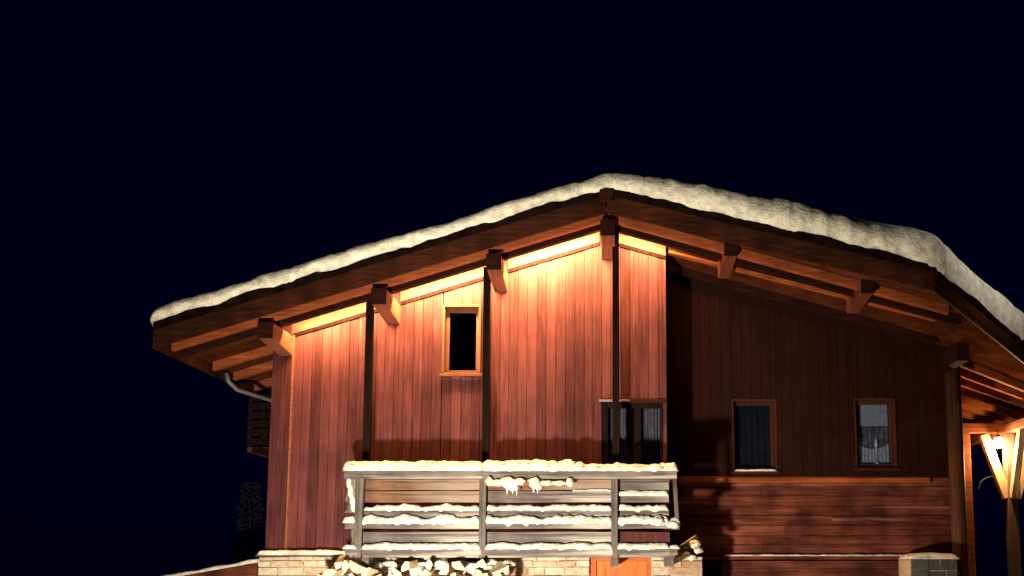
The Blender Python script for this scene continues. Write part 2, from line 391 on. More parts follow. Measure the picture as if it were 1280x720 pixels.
# windows
def window(o, Y, frame_mat, reveal, fw, name='window', mull=False, sillmat=None, rec=0.09):
    x0, x1, z0, z1 = o
    f = MB()
    t = 0.03
    # lining boards of the reveal
    f.box(x0, x0+t, Y-0.015, Y+reveal, z0+t, z1-t); f.box(x1-t, x1, Y-0.015, Y+reveal, z0+t, z1-t)
    f.box(x0, x1, Y-0.015, Y+reveal, z1-t, z1)
    f.box(x0, x1, Y-0.012, Y+reveal, z0, z0+t)
    win = f.build(name, frame_mat, chalet, bevel=0.003)
    s = MB(); a = t
    s.box(x0+a, x0+a+fw, Y+rec, Y+rec+0.06, z0+a, z1-a); s.box(x1-a-fw, x1-a, Y+rec, Y+rec+0.06, z0+a, z1-a)
    s.box(x0+a+fw, x1-a-fw, Y+rec+0.001, Y+rec+0.059, z1-a-fw, z1-a); s.box(x0+a+fw, x1-a-fw, Y+rec+0.001, Y+rec+0.059, z0+a, z0+a+fw)
    s.build('frame', frame_mat, win, bevel=0.004)
    p = MB(); p.box(x0+a+fw-.005, x1-a-fw+.005, Y+rec+0.03, Y+rec+0.036, z0+a+fw-.005, z1-a-fw+.005); p.build('pane', M_GLASS, win)
    si = MB(); si.box(x0-0.03, x1+0.03, Y-0.05, Y-0.016, z0-0.035, z0+0.008); si.build('sill', sillmat or frame_mat, win, bevel=0.004)
    bx = MB(); d0, d1 = Y+reveal+0.09, Y+reveal+0.9
    return win
w1 = window(W1, YW, M_WINDOW, 0.19, 0.05, rec=0.10); w1['label'] = 'small window high on the lit boarded wall'
w2 = window(W2, YR, M_DARKWIN, 0.19, 0.045, rec=0.10); w2['label'] = 'dark window nearer the balcony on the recessed wall'
w3 = window(W3, YR, M_DARKWIN, 0.19, 0.05, rec=0.05); w3['label'] = 'window with pale blind and curtain on the recessed wall'
for o, Y, wn in ((W2, YR, w2),):
    b = MB(); b.grid([[(o[0]+0.04+(o[1]-o[0]-0.08)*i/30, Y+0.175+0.012*math.sin(i*1.3), zz) for zz in (o[2]+0.04, o[3]-0.04)] for i in range(31)])
    b.build('curtain', plain('dark_blue_curtain', (0.004, 0.0046, 0.011), 0.9, nscale=7, var=0.7), wn, smooth=True)
# blind and scalloped half curtain inside the right hand window
x0, x1, z0, z1 = W3
bl = MB(); bl.box(x0+0.08, x1-0.08, YR+0.125, YR+0.13, Z(531, YR), z1-0.07); bl.build('blind', M_CURTAIN, w3)
cu = MB(); rows = []
for i in range(41):
    t = i/40; x = x0+0.08+(x1-x0-0.16)*t
    top = Z(560, YR)+0.07*(2*t-1)**2+0.01*abs(math.sin(t*40))
    yy = YR+0.135+0.012*math.sin(t*55)
    rows.append([(x, yy, z0+0.04), (x, yy, (z0+top)/2), (x, yy, top)])
cu.grid(rows); cu.build('curtain', M_CURTAIN, w3, smooth=True)
nb = MB(); nb.grid([[(x0+0.06+(x1-x0-0.12)*i/30, YR+0.165+0.01*math.sin(i*1.7), zz) for zz in (z0+0.02, z1-0.02)] for i in range(31)])
nb.build('net_curtain', plain('dim_net_curtain', (0.075, 0.08, 0.095), 0.9, nscale=11, var=0.7), w3, smooth=True)
# candle arch standing on the sill behind the glass
orn = MB(); cx = X(1098, 550, YR); zc = Z(556, YR)
orn.tube([(cx, YR+0.118, z0+0.085), (cx, YR+0.118, z0+0.10), (cx, YR+0.118, z0+0.104), (cx, YR+0.118, zc-0.02), (cx, YR+0.118, zc), (cx, YR+0.118, zc+0.05), (cx, YR+0.118, zc+0.14)],
         [0.04, 0.04, 0.014, 0.012, 0.026, 0.024, 0.006], 12)
tag(orn.build('candle', plain('white_wax', (0.45, 0.44, 0.42), 0.5, var=0.05), smooth=True), 'white candle standing behind the glass of the curtained window', 'candle')

# glazed balcony door with drapes
x0, x1, z0, z1 = GD
gd = MB()
gd.box(x0, x0+0.09, YW+0.02, YW+0.1, z0, z1); gd.box(x1-0.03, x1, YW+0.02, YW+0.1, z0, z1)
gd.box(x0+0.09, x1-0.03, YW+0.021, YW+0.099, z1-0.06, z1)
xm = X(797, 545, YW); gd.box(xm-0.05, xm+0.05, YW+0.022, YW+0.098, z0, z1-0.06)
gdo = gd.build('balcony_door', M_POST, chalet, bevel=0.004)
pn = MB(); pn.box(x0+0.085, xm-0.045, YW+0.055, YW+0.061, z0, z1-0.055); pn.build('pane', M_GLASS, gdo)
pn = MB(); pn.box(xm+0.045, x1-0.025, YW+0.055, YW+0.061, z0, z1-0.055); pn.build('pane', M_GLASS, gdo)
for a, e in ((x0+0.1, xm-0.02), (xm+0.02, x1-0.02)):
    dp = MB(); dp.grid([[(a+(e-a)*i/50, YW+0.15+0.018*math.sin(i*0.9)+0.01*math.sin(i*0.33), zz) for zz in (z0, z1-0.03)] for i in range(51)])
    dp.build('drape', M_DRAPE, gdo, smooth=True)
hd = MB(); hd.box(x0-0.02, x1+0.03, YW-0.045, YW-0.004, z1-0.005, z1+0.05)
hd.build('head_trim', M_DARKBEAM, gdo, bevel=0.004)

st = MB(); st.box(X(749, 503, YW), X(787, 503, YW), YW-0.06, YW-0.047, z1+0.012, z1+0.04); st.build('head_highlight_strip', M_METAL, gdo, bevel=0.003)  # pale strip painting the lamplit highlight on the door head
# frieze boards under the soffit, with a dark strip below painted as their shadow line
fz = MB(); tr = MB()
def sloped(mb, xa, xe, y0, y1, dtop, dbot, mi=0, f=None):
    f = f or roof_z
    mb.hexa([(xa,y0,f(xa)-dbot),(xe,y0,f(xe)-dbot),(xe,y1,f(xe)-dbot),(xa,y1,f(xa)-dbot),
             (xa,y0,f(xa)-dtop),(xe,y0,f(xe)-dtop),(xe,y1,f(xe)-dtop),(xa,y1,f(xa)-dtop)], mi)
pur_x = [X(331, 420, 11.2), X(473, 380, 11.2), X(617, 335, 11.2), X(763, 295, 11.2)]
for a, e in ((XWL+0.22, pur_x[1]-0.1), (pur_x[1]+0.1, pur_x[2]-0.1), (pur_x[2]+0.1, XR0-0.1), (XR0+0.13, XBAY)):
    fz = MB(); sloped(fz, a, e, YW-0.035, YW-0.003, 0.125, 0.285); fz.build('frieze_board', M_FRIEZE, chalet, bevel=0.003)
    t = MB(); sloped(t, a, e, YW-0.024, YW-0.004, 0.288, 0.33); t.build('frieze_shadow_strip', M_POST, chalet)
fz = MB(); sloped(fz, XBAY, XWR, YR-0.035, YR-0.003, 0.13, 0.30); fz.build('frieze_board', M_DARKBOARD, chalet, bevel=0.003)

# roof: deck in two slopes (planks on the underside), front edge following the verge
T_DECK = 0.12
for side in (0, 1):
    dk = MB()
    xa, xe = (XL, XR0) if side == 0 else (XR0, XE)
    n = 2 if side == 0 else 24
    stations = [xa+(xe-xa)*i/n for i in range(n+1)]
    if side: stations = sorted(stations+[pc.x])
    y0f = 0.0
    # planks running along the slope, each its own strip
    yk = 10.6
    rows_y = []
    for q, e in zip(stations, stations[1:]):
        ya, yb2 = verge_y(q)+0.01, verge_y(e)+0.01
        p = []
        for dz in (T_DECK, 0.0):
            p += [(q, ya, roof_z(q)-dz), (e, yb2, roof_z(e)-dz), (e, YBACK, roof_z(e)-dz), (q, YBACK, roof_z(q)-dz)]
        dk.hexa(p)
    d = dk.build('roof', M_SOFFIT, chalet)
    # soffit battens (narrow planks with joints) under the deck
    bt = MB(); yk = 10.72
    while yk < 16:
        # start of this plank along x, where the verge passes it
        xs0 = xa+0.03; xs1 = xe-0.03
        if side:
            if yk < YV+0.02:
                xs0 = XR0 + (pc.x-XR0)*(YV+0.04-yk)/(YV-pc.y) if pc.y < YV else 99
            if yk > pc.y: xs1 = min(xs1, pc.x+(yk-pc.y)/CLIP-0.12)
            else: xs1 = -99
        else:
            if yk < YV+0.03: xs1 = -99
        if xs1-xs0 > 0.2:
            sloped(bt, xs0, xs1, yk+0.004, yk+0.136, T_DECK+0.002, T_DECK+0.016+random.uniform(0, .003))
        yk += 0.14
    bt.build('soffit_boards', M_SOFFIT, d)
# barge boards along the verge (upper tile edge + board + lower moulding)
def along_verge(xa, xe, off0, off1, dtop, dbot, name, mat, jag=0.0, n=None):
    b = MB(); n = n or max(2, int((xe-xa)/0.12)); top = []
    for i in range(n+1):
        x = xa+(xe-xa)*i/n; y = verge_y(x)
        jt = jag*(fb((x*2.3, 1.7, 4.0), 1.0)+0.6*fb((x*9, 2, 3)))
        top.append([(x, y+off0, roof_z(x)-dbot), (x, y+off0, roof_z(x)-dtop+jt), (x, y+off1, roof_z(x)-dtop+jt), (x, y+off1, roof_z(x)-dbot), (x, y+off0, roof_z(x)-dbot)])
    b.grid(top, cap=True)
    return b.build(name, mat, chalet)
for xa, xe in ((XL, XR0-0.01), (XR0+0.01, pc.x), (pc.x+0.005, XE)):
    along_verge(xa, xe, -0.075, 0.008, -0.02, 0.055, 'roof_edge', M_DARKMETAL, jag=0.05)
    along_verge(xa, xe, -0.045, 0.004, 0.058, 0.21, 'barge_board', M_BARGE)
    along_verge(xa, xe, -0.012, 0.03, 0.212, 0.285, 'barge_moulding', M_BARGE)
kg = MB(); kg.box(XR0-0.09, XR0+0.09, YV-0.10, YV-0.077, ZT-0.17, ZT-0.0); kg.build('ridge_cap', M_BARGE, chalet, bevel=0.01)
# eave fascia + gutter, left
ef = MB(); ef.box(XL-0.03, XL-0.002, YV, YBACK, roof_z(XL)-0.29, roof_z(XL)+0.0); ef.build('eave_fascia', M_BARGE, chalet)
gt = MB(); rows = []
for y in (YV+0.02, 13, 16, YBACK):
    rows.append([(XL-0.09+0.06*math.cos(a), y, roof_z(XL)-0.05+0.06*math.sin(a)) for a in [math.pi+math.pi*i/8 for i in range(9)]])
gt.grid(rows); gut = gt.build('gutter', M_DARKMETAL, chalet, smooth=True)
dpi = MB(); dpi.tube([P(283, 466, 13.0), P(286, 477, 13.05), P(296, 487, 13.15), P(318, 494, 13.4), P(338, 500, 13.7), P(350, 506, 13.85), P(353, 520, 13.9), (P(353, 520, 13.9).x, 13.9, 0.1)], 0.034, 10)
dpi.build('downpipe', M_METAL, chalet, smooth=True)
# rafters parallel to the gable
def rafter(Y, xa, xe, d0=0.122, d1=0.265, wdt=0.09, mat=M_BEAM_X):
    r = MB(); sloped(r, xa, xe, Y, Y+wdt, d0+0.016, d1); r.build('rafter', mat, chalet, bevel=0.006)
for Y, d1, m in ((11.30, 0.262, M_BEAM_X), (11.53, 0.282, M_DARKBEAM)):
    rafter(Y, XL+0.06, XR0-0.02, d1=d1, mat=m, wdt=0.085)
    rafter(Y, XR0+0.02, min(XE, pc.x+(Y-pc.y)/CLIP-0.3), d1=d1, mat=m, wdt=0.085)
rb = MB(); ra = MB()
for (pa, ya, pb_, yb_) in ((836, 316, 1186, 404),):
    A, B_ = P(pa, ya, 11.97), P(pb_, yb_, 11.97)
    for mb, lo, hi, y0, y1 in ((rb, 0.035, None, 11.97, 12.05), (ra, 0.0, 0.034, 11.95, 12.06)):
        tA, tB = (A.z+hi, B_.z+hi) if hi else (roof_z(A.x)-0.138, roof_z(B_.x)-0.138)
        mb.hexa([(A.x,y0,A.z+lo),(B_.x,y0,B_.z+lo),(B_.x,y1,B_.z+lo),(A.x,y1,A.z+lo),(A.x,y0,tA),(B_.x,y0,tB),(B_.x,y1,tB),(A.x,y1,tA)])
rb.build('gable_beam', M_DARKBEAM, chalet); ra.build('beam_moulding', M_BEAM_X, chalet)
rafter(12.62, XBAY+0.05, 4.9, d1=0.25, mat=M_DARKBEAM)
for Y in (12.5, 13.2, 14, 14.8): rafter(Y, XL+0.06, XWL-0.05)
# rafters of the porch roof on the right, fanning slightly
for i, (Y, sk) in enumerate(((13.25, .16), (13.7, .13), (14.15, .10), (14.62, .07), (15.1, .03), (15.6, 0), (16.1, 0))):
    r = MB(); xa, xe = XWR+0.2, XE-0.1
    r.hexa([(xa,Y,roof_z(xa)-.26),(xe,Y+sk*(xe-xa)*2,roof_z(xe)-.26),(xe,Y+sk*(xe-xa)*2+.08,roof_z(xe)-.26),(xa,Y+.08,roof_z(xa)-.26),
            (xa,Y,roof_z(xa)-.139),(xe,Y+sk*(xe-xa)*2,roof_z(xe)-.139),(xe,Y+sk*(xe-xa)*2+.08,roof_z(xe)-.139),(xa,Y+.08,roof_z(xa)-.139)])
    r.build('rafter', M_BEAM_X, chalet, bevel=0.006)
# purlins coming out through the gable, dark caps added as their shaded front ends
for x in pur_x[:3]+[XR0+0.02]:
    zt = roof_z(x)-0.268-(0.03 if abs(x) > .3 else 0.02); p = MB()
    wd, hh = 0.19, 0.30
    x0, x1 = x-wd/2, x+wd/2
    p.hexa([(x0,11.22,zt-hh*.72),(x1,11.22,zt-hh*.72),(x1,12.3,zt-hh),(x0,12.3,zt-hh),(x0,11.22,zt),(x1,11.22,zt),(x1,12.3,zt),(x0,12.3,zt)])
    pu = p.build('purlin', M_BEAM_Y, chalet, bevel=0.01)
    ec = MB(); ec.box(x0-.006, x1+.006, 11.196, 11.218, zt-hh*.72-.006, zt-.002); ec.build('end_shade', M_DARKBEAM, pu, bevel=0.004)
for px, py in ((914, 322), (1085, 368)):
    x = X(px, py, 11.2); zt = roof_z(x)-0.15; p = MB()
    p.hexa([(x-.085,11.22,zt-.17),(x+.085,11.22,zt-.17),(x+.085,11.94,zt-.245),(x-.085,11.94,zt-.245),(x-.085,11.22,zt),(x+.085,11.22,zt),(x+.085,11.94,zt),(x-.085,11.94,zt)])
    pu = p.build('purlin', M_TRIM, chalet, bevel=0.01)
    ec = MB(); ec.box(x-.091, x+.091, 11.196, 11.218, zt-.176, zt-.002); ec.build('end_shade', M_DARKBEAM, pu, bevel=0.004)
x = X(1203, 420, 12.2); zt = roof_z(x)-0.27; p = MB(); p.box(x-0.09, x+0.09, 12.2, 13.3, zt-0.27, zt); p.build('purlin', M_DARKBOARD, chalet, bevel=0.01)

# dark posts that carry the purlins from the balcony
for px, py0, py1, px1 in ((463, 372, 585, 458), (609, 335, 585, 607), (769.5, 285, 585, 770)):
    a, b = P(px, py0, 11.62), P(px1, py1, 11.62); b = b+(b-a)*(105/(585-py0))
    p = MB(); p.bar(a, b, 0.095, 0.095, up=(0, 1, 0)); p.build('post', M_POST, chalet, bevel=0.006)

# light strips along the top of the front wall, hidden behind the inner rafter
def strip(xa, xe, watt):
    n = MB(); d = 0.175
    sloped(n, xa, xe, 11.62, 11.65, 0.138, 0.155); n.build('light_strip', M_LED, chalet)
    a, e = Vector((xa, 11.66, roof_z(xa)-0.185)), Vector((xe, 11.66, roof_z(xe)-0.185))
    m = (a+e)/2; L = lamp('strip_light', 'AREA', m, watt, (1.0, 0.53, 0.19), shape='RECTANGLE', size=(e-a).length, size_y=0.03)
    ang = math.atan2(e.z-a.z, e.x-a.x)
    from mathutils import Matrix
    zdir = Vector((0, -0.75, 1)).normalized()       # lamp -Z points down and a little towards the wall
    xdir = (e-a).normalized(); ydir = zdir.cross(xdir).normalized(); zdir = xdir.cross(ydir)
    L.rotation_euler = Matrix((xdir, ydir, zdir)).transposed().to_euler()
strip(XWL+0.3, pur_x[1]-0.14, 175)
strip(pur_x[1]+0.14, pur_x[2]-0.14, 350)
strip(pur_x[2]+0.14, XR0-0.16, 500)
strip(XR0+0.2, XBAY-0.02, 120)

# stone base
def stone_course_wall(x0, x1, Y, zb, zt, holes, mat, name, parent, depth=0.25, hmin=0.07, hmax=0.13, lmin=0.16, lmax=0.45):
    b = MB(); z = zb
    while z < zt-0.01:
        h = random.uniform(hmin, hmax)
        if zt-(z+h) < hmin*0.7: h = zt-z
        x = x0
        while x < x1-0.01:
            l = random.uniform(lmin, lmax)
            if x1-(x+l) < lmin*0.6: l = x1-x
            segs = [(x, x+l)]
            for (a, e, s, t) in holes:
                if z+h > s+0.01 and z < t-0.01:
                    segs = [q for (p, r) in segs for q in ((p, min(r, a)), (max(p, e), r)) if q[1]-q[0] > 0.03]
            for p, r in segs:
                d = random.uniform(0, 0.035); q = 0.006
                b.box(p+q, r-q, Y-d, Y+0.1, z+q, z+h-q, 0, 0.006)
            x += l
        z += h
    xs = sorted({x0, x1} | {v for hq in holes for v in hq[:2]})
    for a, e in zip(xs, xs[1:]):
        mid = (a+e)/2; hh = [hq for hq in holes if hq[0] <= mid <= hq[1]]
        if not hh: b.box(a, e, Y+0.012, Y+depth, zb, zt-0.004, 1)
        else:
            if hh[0][2] > zb+.02: b.box(a, e, Y+0.012, Y+depth, zb, hh[0][2], 1)
            if hh[0][3] < zt-.02: b.box(a, e, Y+0.012, Y+depth, hh[0][3], zt-0.004, 1)
    return b.build(name, [mat, M_MORTAR], parent, bevel=0.006)
YS = YW-0.10
XS0 = X(323, 710, YS); XS1 = X(878, 710, YS)
ZD = Z(697, YS)
DR = (X(737, 710, YS), X(814, 710, YS), 0.0, ZD)
stone_course_wall(XS0, XS1, YS, 0, ZB-0.02, [DR], M_STONE, 'stone_wall', chalet)
# ledge on top of the stone base
lg = MB(); lg.box(XS0-0.02, X(738, 700, YS), YS-0.06, YW-0.032, ZB-0.018, ZB+0.006); lg.build('stone_ledge', M_GREY, chalet)
# lower right: dark opening, then a boarded base under a thin ledge
xo0, xo1 = X(879, 710, YR-.1), X(903, 710, YR-.1); xb1 = X(1136, 710, YR-.1)
lb = MB(); z = 0.05
zt_low = Z(701, YR-.1)
while z < zt_low-0.01:
    h = min(0.16, zt_low-z); lb.box(xo1, XWR, YR-0.09, YR+0.2, z+0.003, z+h-0.003); z += h
lb.build('boarded_base', M_DARKPLANK, chalet)
lb = MB(); lb.box(xo0, XWR, YR-0.16, YR-0.014, Z(699.5, YR-.1), Z(695.5, YR-.1)); lb.build('ledge', M_DARKPLANK, chalet, bevel=0.005)
# entrance door
x0, x1, z0, z1 = DR
df = MB(); t = 0.09
df.box(x0, x0+t, YS+0.05, YS+0.16, 0, z1); df.box(x1-t*.6, x1, YS+0.05, YS+0.16, 0, z1); df.box(x0+t, x1-t*.6, YS+0.051, YS+0.159, z1-0.05, z1)
door = df.build('door', M_DOORD, chalet, bevel=0.004)
dl = MB(); dl.box(x0+t, x1-t*.6, YS+0.11, YS+0.15, 0.02, z1-0.05)
a, e = x0+t, x1-t*.6; zt = z1-0.05
dl.box(a, a+0.12, YS+0.085, YS+0.109, 0.02, zt); dl.box(e-0.12, e, YS+0.085, YS+0.109, 0.02, zt)
dl.box(a+.12, e-.12, YS+0.086, YS+0.109, zt-0.10, zt); dl.box(a+.12, e-.12, YS+0.086, YS+0.109, 0.9, 1.02); dl.box(a+.12, e-.12, YS+0.086, YS+0.109, 0.02, 0.2)
dl.build('door_leaf', M_DOOR, door, bevel=0.005)
hn = MB(); hn.tube([(e-0.06, YS+0.085, 1.02), (e-0.06, YS+0.03, 1.02), (e-0.17, YS+0.03, 1.02)], 0.011, 8); hn.build('handle', M_METAL, door, smooth=True)
li = MB(); li.box(x0-0.06, x1+0.02, YS-0.045, YS-0.0, ZD+0.004, ZB+0.03); li.build('lintel', M_GREY, chalet, bevel=0.008)

# ------------------------------------------------------------------ balcony (a part of the chalet)
zf = Z(692, YB)
bf = MB(); xa, xe = X(432, 690, YB), X(846, 690, YB)
for i in range(6):
    y = YB+0.06+i*0.117; bf.box(xa+0.03, xe-0.02, y, y+0.112, zf-0.05, zf-0.006)
balc = bf.build('balcony', M_GREY, chalet); balc['label'] = 'grey weathered balcony with horizontal rails under snow'
for px in (455, 604, 768, 838):
    j = MB(); x = X(px, 690, YB); j.box(x-.05, x+.05, YB+0.05, YS-0.04, zf-0.17, zf-0.052); j.build('joist', M_GREY, balc, bevel=0.006)
def hb(pxa, pxb, pya, pyb, y0, y1, name='rail', mat=M_GREY, sag=0.0, bev=0.006, wob=0.006, rag=0.0):
    b = MB(); a, e = X(pxa, (pya+pyb)/2, y0), X(pxb, (pya+pyb)/2, y0); zb_, zt_ = Z(pyb, y0), Z(pya, y0)
    n = max(3, int((e-a)/0.15)); rows = []
    sd = random.uniform(0, 50)
    for i in range(n+1):
        x = a+(e-a)*i/n; k = wob*fb((x*1.3, sd, 0)); k2 = wob*fb((x*1.7, sd+9, 0))+rag*fb((x*1.1, sd+3, 0)); dd = -sag*math.sin(math.pi*i/n)
        rows.append([(x, y0+k, zb_+k2+dd), (x, y0+k, zt_+k+dd), (x, y1+k, zt_+k+dd), (x, y1+k, zb_+k2+dd), (x, y0+k, zb_+k2+dd)])
    b.grid(rows, cap=True)
    return b.build(name, mat, balc, bevel=0)
hb(430, 603, 588.5, 598, YB-0.06, YB+0.10, 'handrail'); hb(603.3, 846, 589, 598, YB-0.06, YB+0.10, 'handrail')
spans = [(453, 600), (607, 765), (772, 836)]
for k, (a, e) in enumerate(spans):
    hb(a, e, 599.5, 612.5, YB+0.07, YB+0.10, 'infill_board', M_ORANGEBOARD if k < 2 else M_GREY)
    hb(a, e, 614, 628, YB+0.074, YB+0.10, 'infill_board', M_ORANGEBOARD if k < 1 else M_GREY)
    hb(a, e, 637, 645.5, YB+0.05, YB+0.08, 'infill_board', M_GREY, sag=0.02, rag=0.10)
    hb(a-1, e+1, 653, 661, YB+0.0, YB+0.035, 'rail', M_GREY)
    hb(a-1, e+1, 665, 679, YB+0.05, YB+0.08, 'infill_board', M_GREY if k < 2 else M_BOARD)
    hb(a-1, e+1, 686, 694, YB-0.03, YB+0.05, 'rail', M_GREY)
for a, e in ((431, 446.5), (837, 847)):
    hb(a, e, 653, 661, YB, YB+0.035, 'rail'); hb(a, e, 686, 694, YB-0.03, YB+0.05, 'rail')
for px, pxb, wd in ((451, 447, 0.105), (604, 603, 0.09), (768, 768, 0.085)):
    a, b = P(px, 598, YB+0.02), P(pxb, 697, YB+0.02); p = MB(); p.bar(a, b, wd, 0.09, up=(0, 1, 0)); p.build('post', M_GREYV, balc, bevel=0.006)
p = MB(); p.bar(P(843, 598, YB+0.02), P(847, 662, YB+0.02), 0.05, 0.06, up=(0, 1, 0)); p.build('post', M_GREYV, balc, bevel=0.006)
# carved end board at the left end
eb = MB(); a = X(434, 620, YB); rows = []
for i in range(26):
    t = i/25; py = 599+42*t; wv = 0.062+0.02*math.sin(t*14)+0.01*math.sin(t*33)
    z = Z(py, YB+.03); c = a+0.05
    rows.append([(c-wv, YB+0.03, z), (c+wv, YB+0.03, z), (c+wv, YB+0.07, z), (c-wv, YB+0.07, z), (c-wv, YB+0.03, z)])
eb.grid(rows, cap=True); eb.build('end_board', M_GREYV, balc)
eb = MB(); rows = []
for i in range(12):
    t = i/11; py = 662+24*t; wv = 0.03+0.012*math.sin(t*9)
    z = Z(py, YB+.03); c = a+0.09
    rows.append([(c-wv, YB+0.03, z), (c+wv, YB+0.03, z), (c+wv, YB+0.07, z), (c-wv, YB+0.07, z), (c-wv, YB+0.03, z)])
eb.grid(rows, cap=True); eb.build('end_board', M_GREYV, balc)
# side rails going back to the wall
for px in (440, 843):
    for pya, pyb in ((589, 598), (653, 661), (686, 693)):
        s = MB(); x = X(px, 600, YB); s.box(x-0.03, x+0.03, YB+0.105, YW-0.036, Z(pyb, YB), Z(pya, YB)-0.002); s.build('side_rail', M_GREY, balc, bevel=0.004)

# dim balcony on the left flank of the house, seen past the corner
sb = empty('side_balcony', (XWL-0.4, 14.5, 0)); sb.parent = chalet; sb.location = Vector((XWL-0.4, 14.5, 2.4))-chalet.location
xs_ = X(309, 530, 14.2)
for i in range(6):
    b = MB(); zz = Z(556-i*11, 14.2); b.box(xs_+0.01*(i % 2), XWL-0.01, 14.2, 14.24, zz, zz+0.115); b.build('board', M_POST, sb)
b = MB(); b.bar((XWL, 14.3, Z(584, 14.2)), (xs_+.08, 14.3, Z(560, 14.2)), 0.12, 0.12); b.build('bracket', M_POST, sb, bevel=0.01)
b = MB(); b.box(xs_, XWL-0.01, 14.245, 17, Z(560, 14.2)-0.06, Z(560, 14.2)+0.02); b.build('floor', M_DARKPLANK, sb)
b = MB(); b.box(xs_, xs_+0.04, 14.25, 17, Z(556, 14.2), Z(500, 14.2)); b.build('railing', M_DARKPLANK, sb)

# porch on the right: plate beam, post with braces
YP = 14.5; xp = X(1268, 650, YP); sP = 0.16
zbm = Z(541, YP)
pb = MB(); pb.box(XWR+0.03, XE-0.1, YP+0.0, YP+0.14, zbm, zbm+0.17); pb.build('porch_beam', M_BEAM_X, chalet, bevel=0.008)
pb = MB(); pb.box(xp-0.08, xp+0.08, YP-1.0, YP-0.005, zbm+0.0, zbm+0.15); pb.box(xp-0.08, xp+0.08, YP+0.145, YEND, zbm+0.0, zbm+0.15); pb.build('eave_plate', M_BEAM_Y, chalet, bevel=0.008)
pp = MB(); pp.box(xp-sP/2, xp+sP/2, YP, YP+sP, 0, zbm-0.004)
post = pp.build('porch_post', wood('porch_post_wood', (0.09, 0.05, 0.04), (0.17, 0.10, 0.08), 'z'), chalet, bevel=0.008)
wp = MB(); wp.box(X(1201, 620, YP), X(1216, 620, YP), YP, YP+0.16, 0, zbm-0.004); wp.build('wall_post', M_BEAM_X, chalet, bevel=0.008)
for s in (-1, 1):
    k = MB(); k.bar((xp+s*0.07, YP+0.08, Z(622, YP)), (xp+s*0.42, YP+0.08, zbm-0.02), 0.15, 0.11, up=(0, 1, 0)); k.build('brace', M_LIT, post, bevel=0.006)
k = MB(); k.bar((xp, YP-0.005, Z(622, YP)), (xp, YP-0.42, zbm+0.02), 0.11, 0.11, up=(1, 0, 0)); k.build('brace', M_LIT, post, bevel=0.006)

# ------------------------------------------------------------------ lantern on the porch
lx, ly, lz = X(1248, 553, YP-0.08), YP-0.08, Z(553, YP-0.08)
lan = empty('lantern', (lx, ly, lz)); tag(lan, 'glowing round lamp under the porch roof beside the braced post', 'lamp')
b = MB(); n = 12; rows = []
for i in range(9):
    a = math.pi*i/8; rows.append([(lx+0.085*math.sin(a)*math.cos(2*math.pi*k/n), ly+0.085*math.sin(a)*math.sin(2*math.pi*k/n), lz-0.10*math.cos(a)) for k in range(n+1)])
b.grid(rows); b.build('bulb', M_BULB, lan, smooth=True)
b = MB(); b.tube([(lx, ly, lz+0.06), (lx, ly, lz+0.10), (lx, ly, lz+0.13)], [0.05, 0.045, 0.02], 14); b.build('cap', M_METAL, lan, smooth=True)
b = MB(); b.tube([(lx, ly, lz+0.12), (lx, ly, lz+0.24)], 0.009, 8); b.build('stem', M_METAL, lan, smooth=True)
lamp('lantern_light', 'POINT', (lx, ly-0.02, lz-0.14), 220, (1.0, 0.66, 0.26), shadow_soft_size=0.06)
# cable looping off the porch beam
cb_ = MB(); cb_.tube([P(1223, 612, 15.4), P(1226, 602, 15.4), P(1233, 597, 15.4), P(1243, 595, 15.2), P(1252, 598, 14.9), P(1260, 606, 14.62)], 0.008, 8)
tag(cb_.build('cable', plain('pale_cable', (0.14, 0.12, 0.09), 0.6), smooth=True), 'thin pale cable looping behind the braced porch post', 'cable')

# ------------------------------------------------------------------ snow
def snow_roof():
    b = MB(); rows = []
    n = 330; xa, xe = XL-0.10, XE+0.08
    for i in range(n+1):
        x = xa+(xe-xa)*i/n; xx = min(max(x, XL), XE)
        e = min(1.0, (x-xa)/0.34); e2 = min(1.0, (xe-x)/0.3); k = math.sqrt(max(0.0, 1-(1-min(e, e2))**2))
        th = (0.32 if x < -0.6 else 0.32+0.12*min(1, max(0, x+0.2)/0.5)+0.11*min(1, max(0, x-0.3)/2.0))*(1.0+0.12*fb((x*0.7, 0, 5)))*k+0.012
        zr = roof_z(xx); rise = 0.0
        d = abs(x-XR0); zr -= 0.0 if d > 0.7 else 0.03*(1-d/0.7)
        ys = verge_y(xx)
        if x < XL: ys += 0.25*((XL-x)/0.1)
        back = 0.025+0.05*fb((x*1.1, 7, 1))+0.03*fb((x*5, 3, 1))
        base = -0.035*min(1, max(0, x)/0.7)-0.03*min(1, max(0, x-3.9))+0.02+0.07*max(-0.3, fb((x*1.5, 2, 9)))+0.05*fb((x*4.5, 3, 9))
        prof = [(0.12, base-0.02), (back*0.5-0.03, base), (-0.10+back, base+0.02+0.10*th), (-0.135+back, 0.28*th), (-0.135+back, 0.5*th), (-0.09+back, 0.7*th), (0.0+back, 0.86*th), (0.10+back, 0.95*th), (0.28, th), (0.6, th*1.03), (1.2, th*1.04), (3, th*1.05), (YBACK-ys-0.3, th), (YBACK-ys, 0.2*th), (YBACK-ys, 0.01)]
        r = []
        for q, (dy, dz) in enumerate(prof):
            nn = 0.03*fb((x*1.6, dz*5+q*0.13, 2.2))+0.02*fb((x*9.5, q*0.9, 8.2)) if 1 <= q <= 8 else 0
            lean = CLIP*0.5 if x > pc.x else 0
            r.append((x + (0.45*dy if x > pc.x+0.2 and q < 9 and dy < 0 else 0), ys+dy+nn, zr+max(dz, base-0.03 if q < 2 else 0.012)+nn*0.7*k))
        rows.append(r)
    b.grid(rows, cap=True)
    return b
tag(snow_roof().build('roof_snow', M_SNOW, smooth=True), 'thick crusted snow lying along the whole chalet roof', 'snow', kind='stuff')

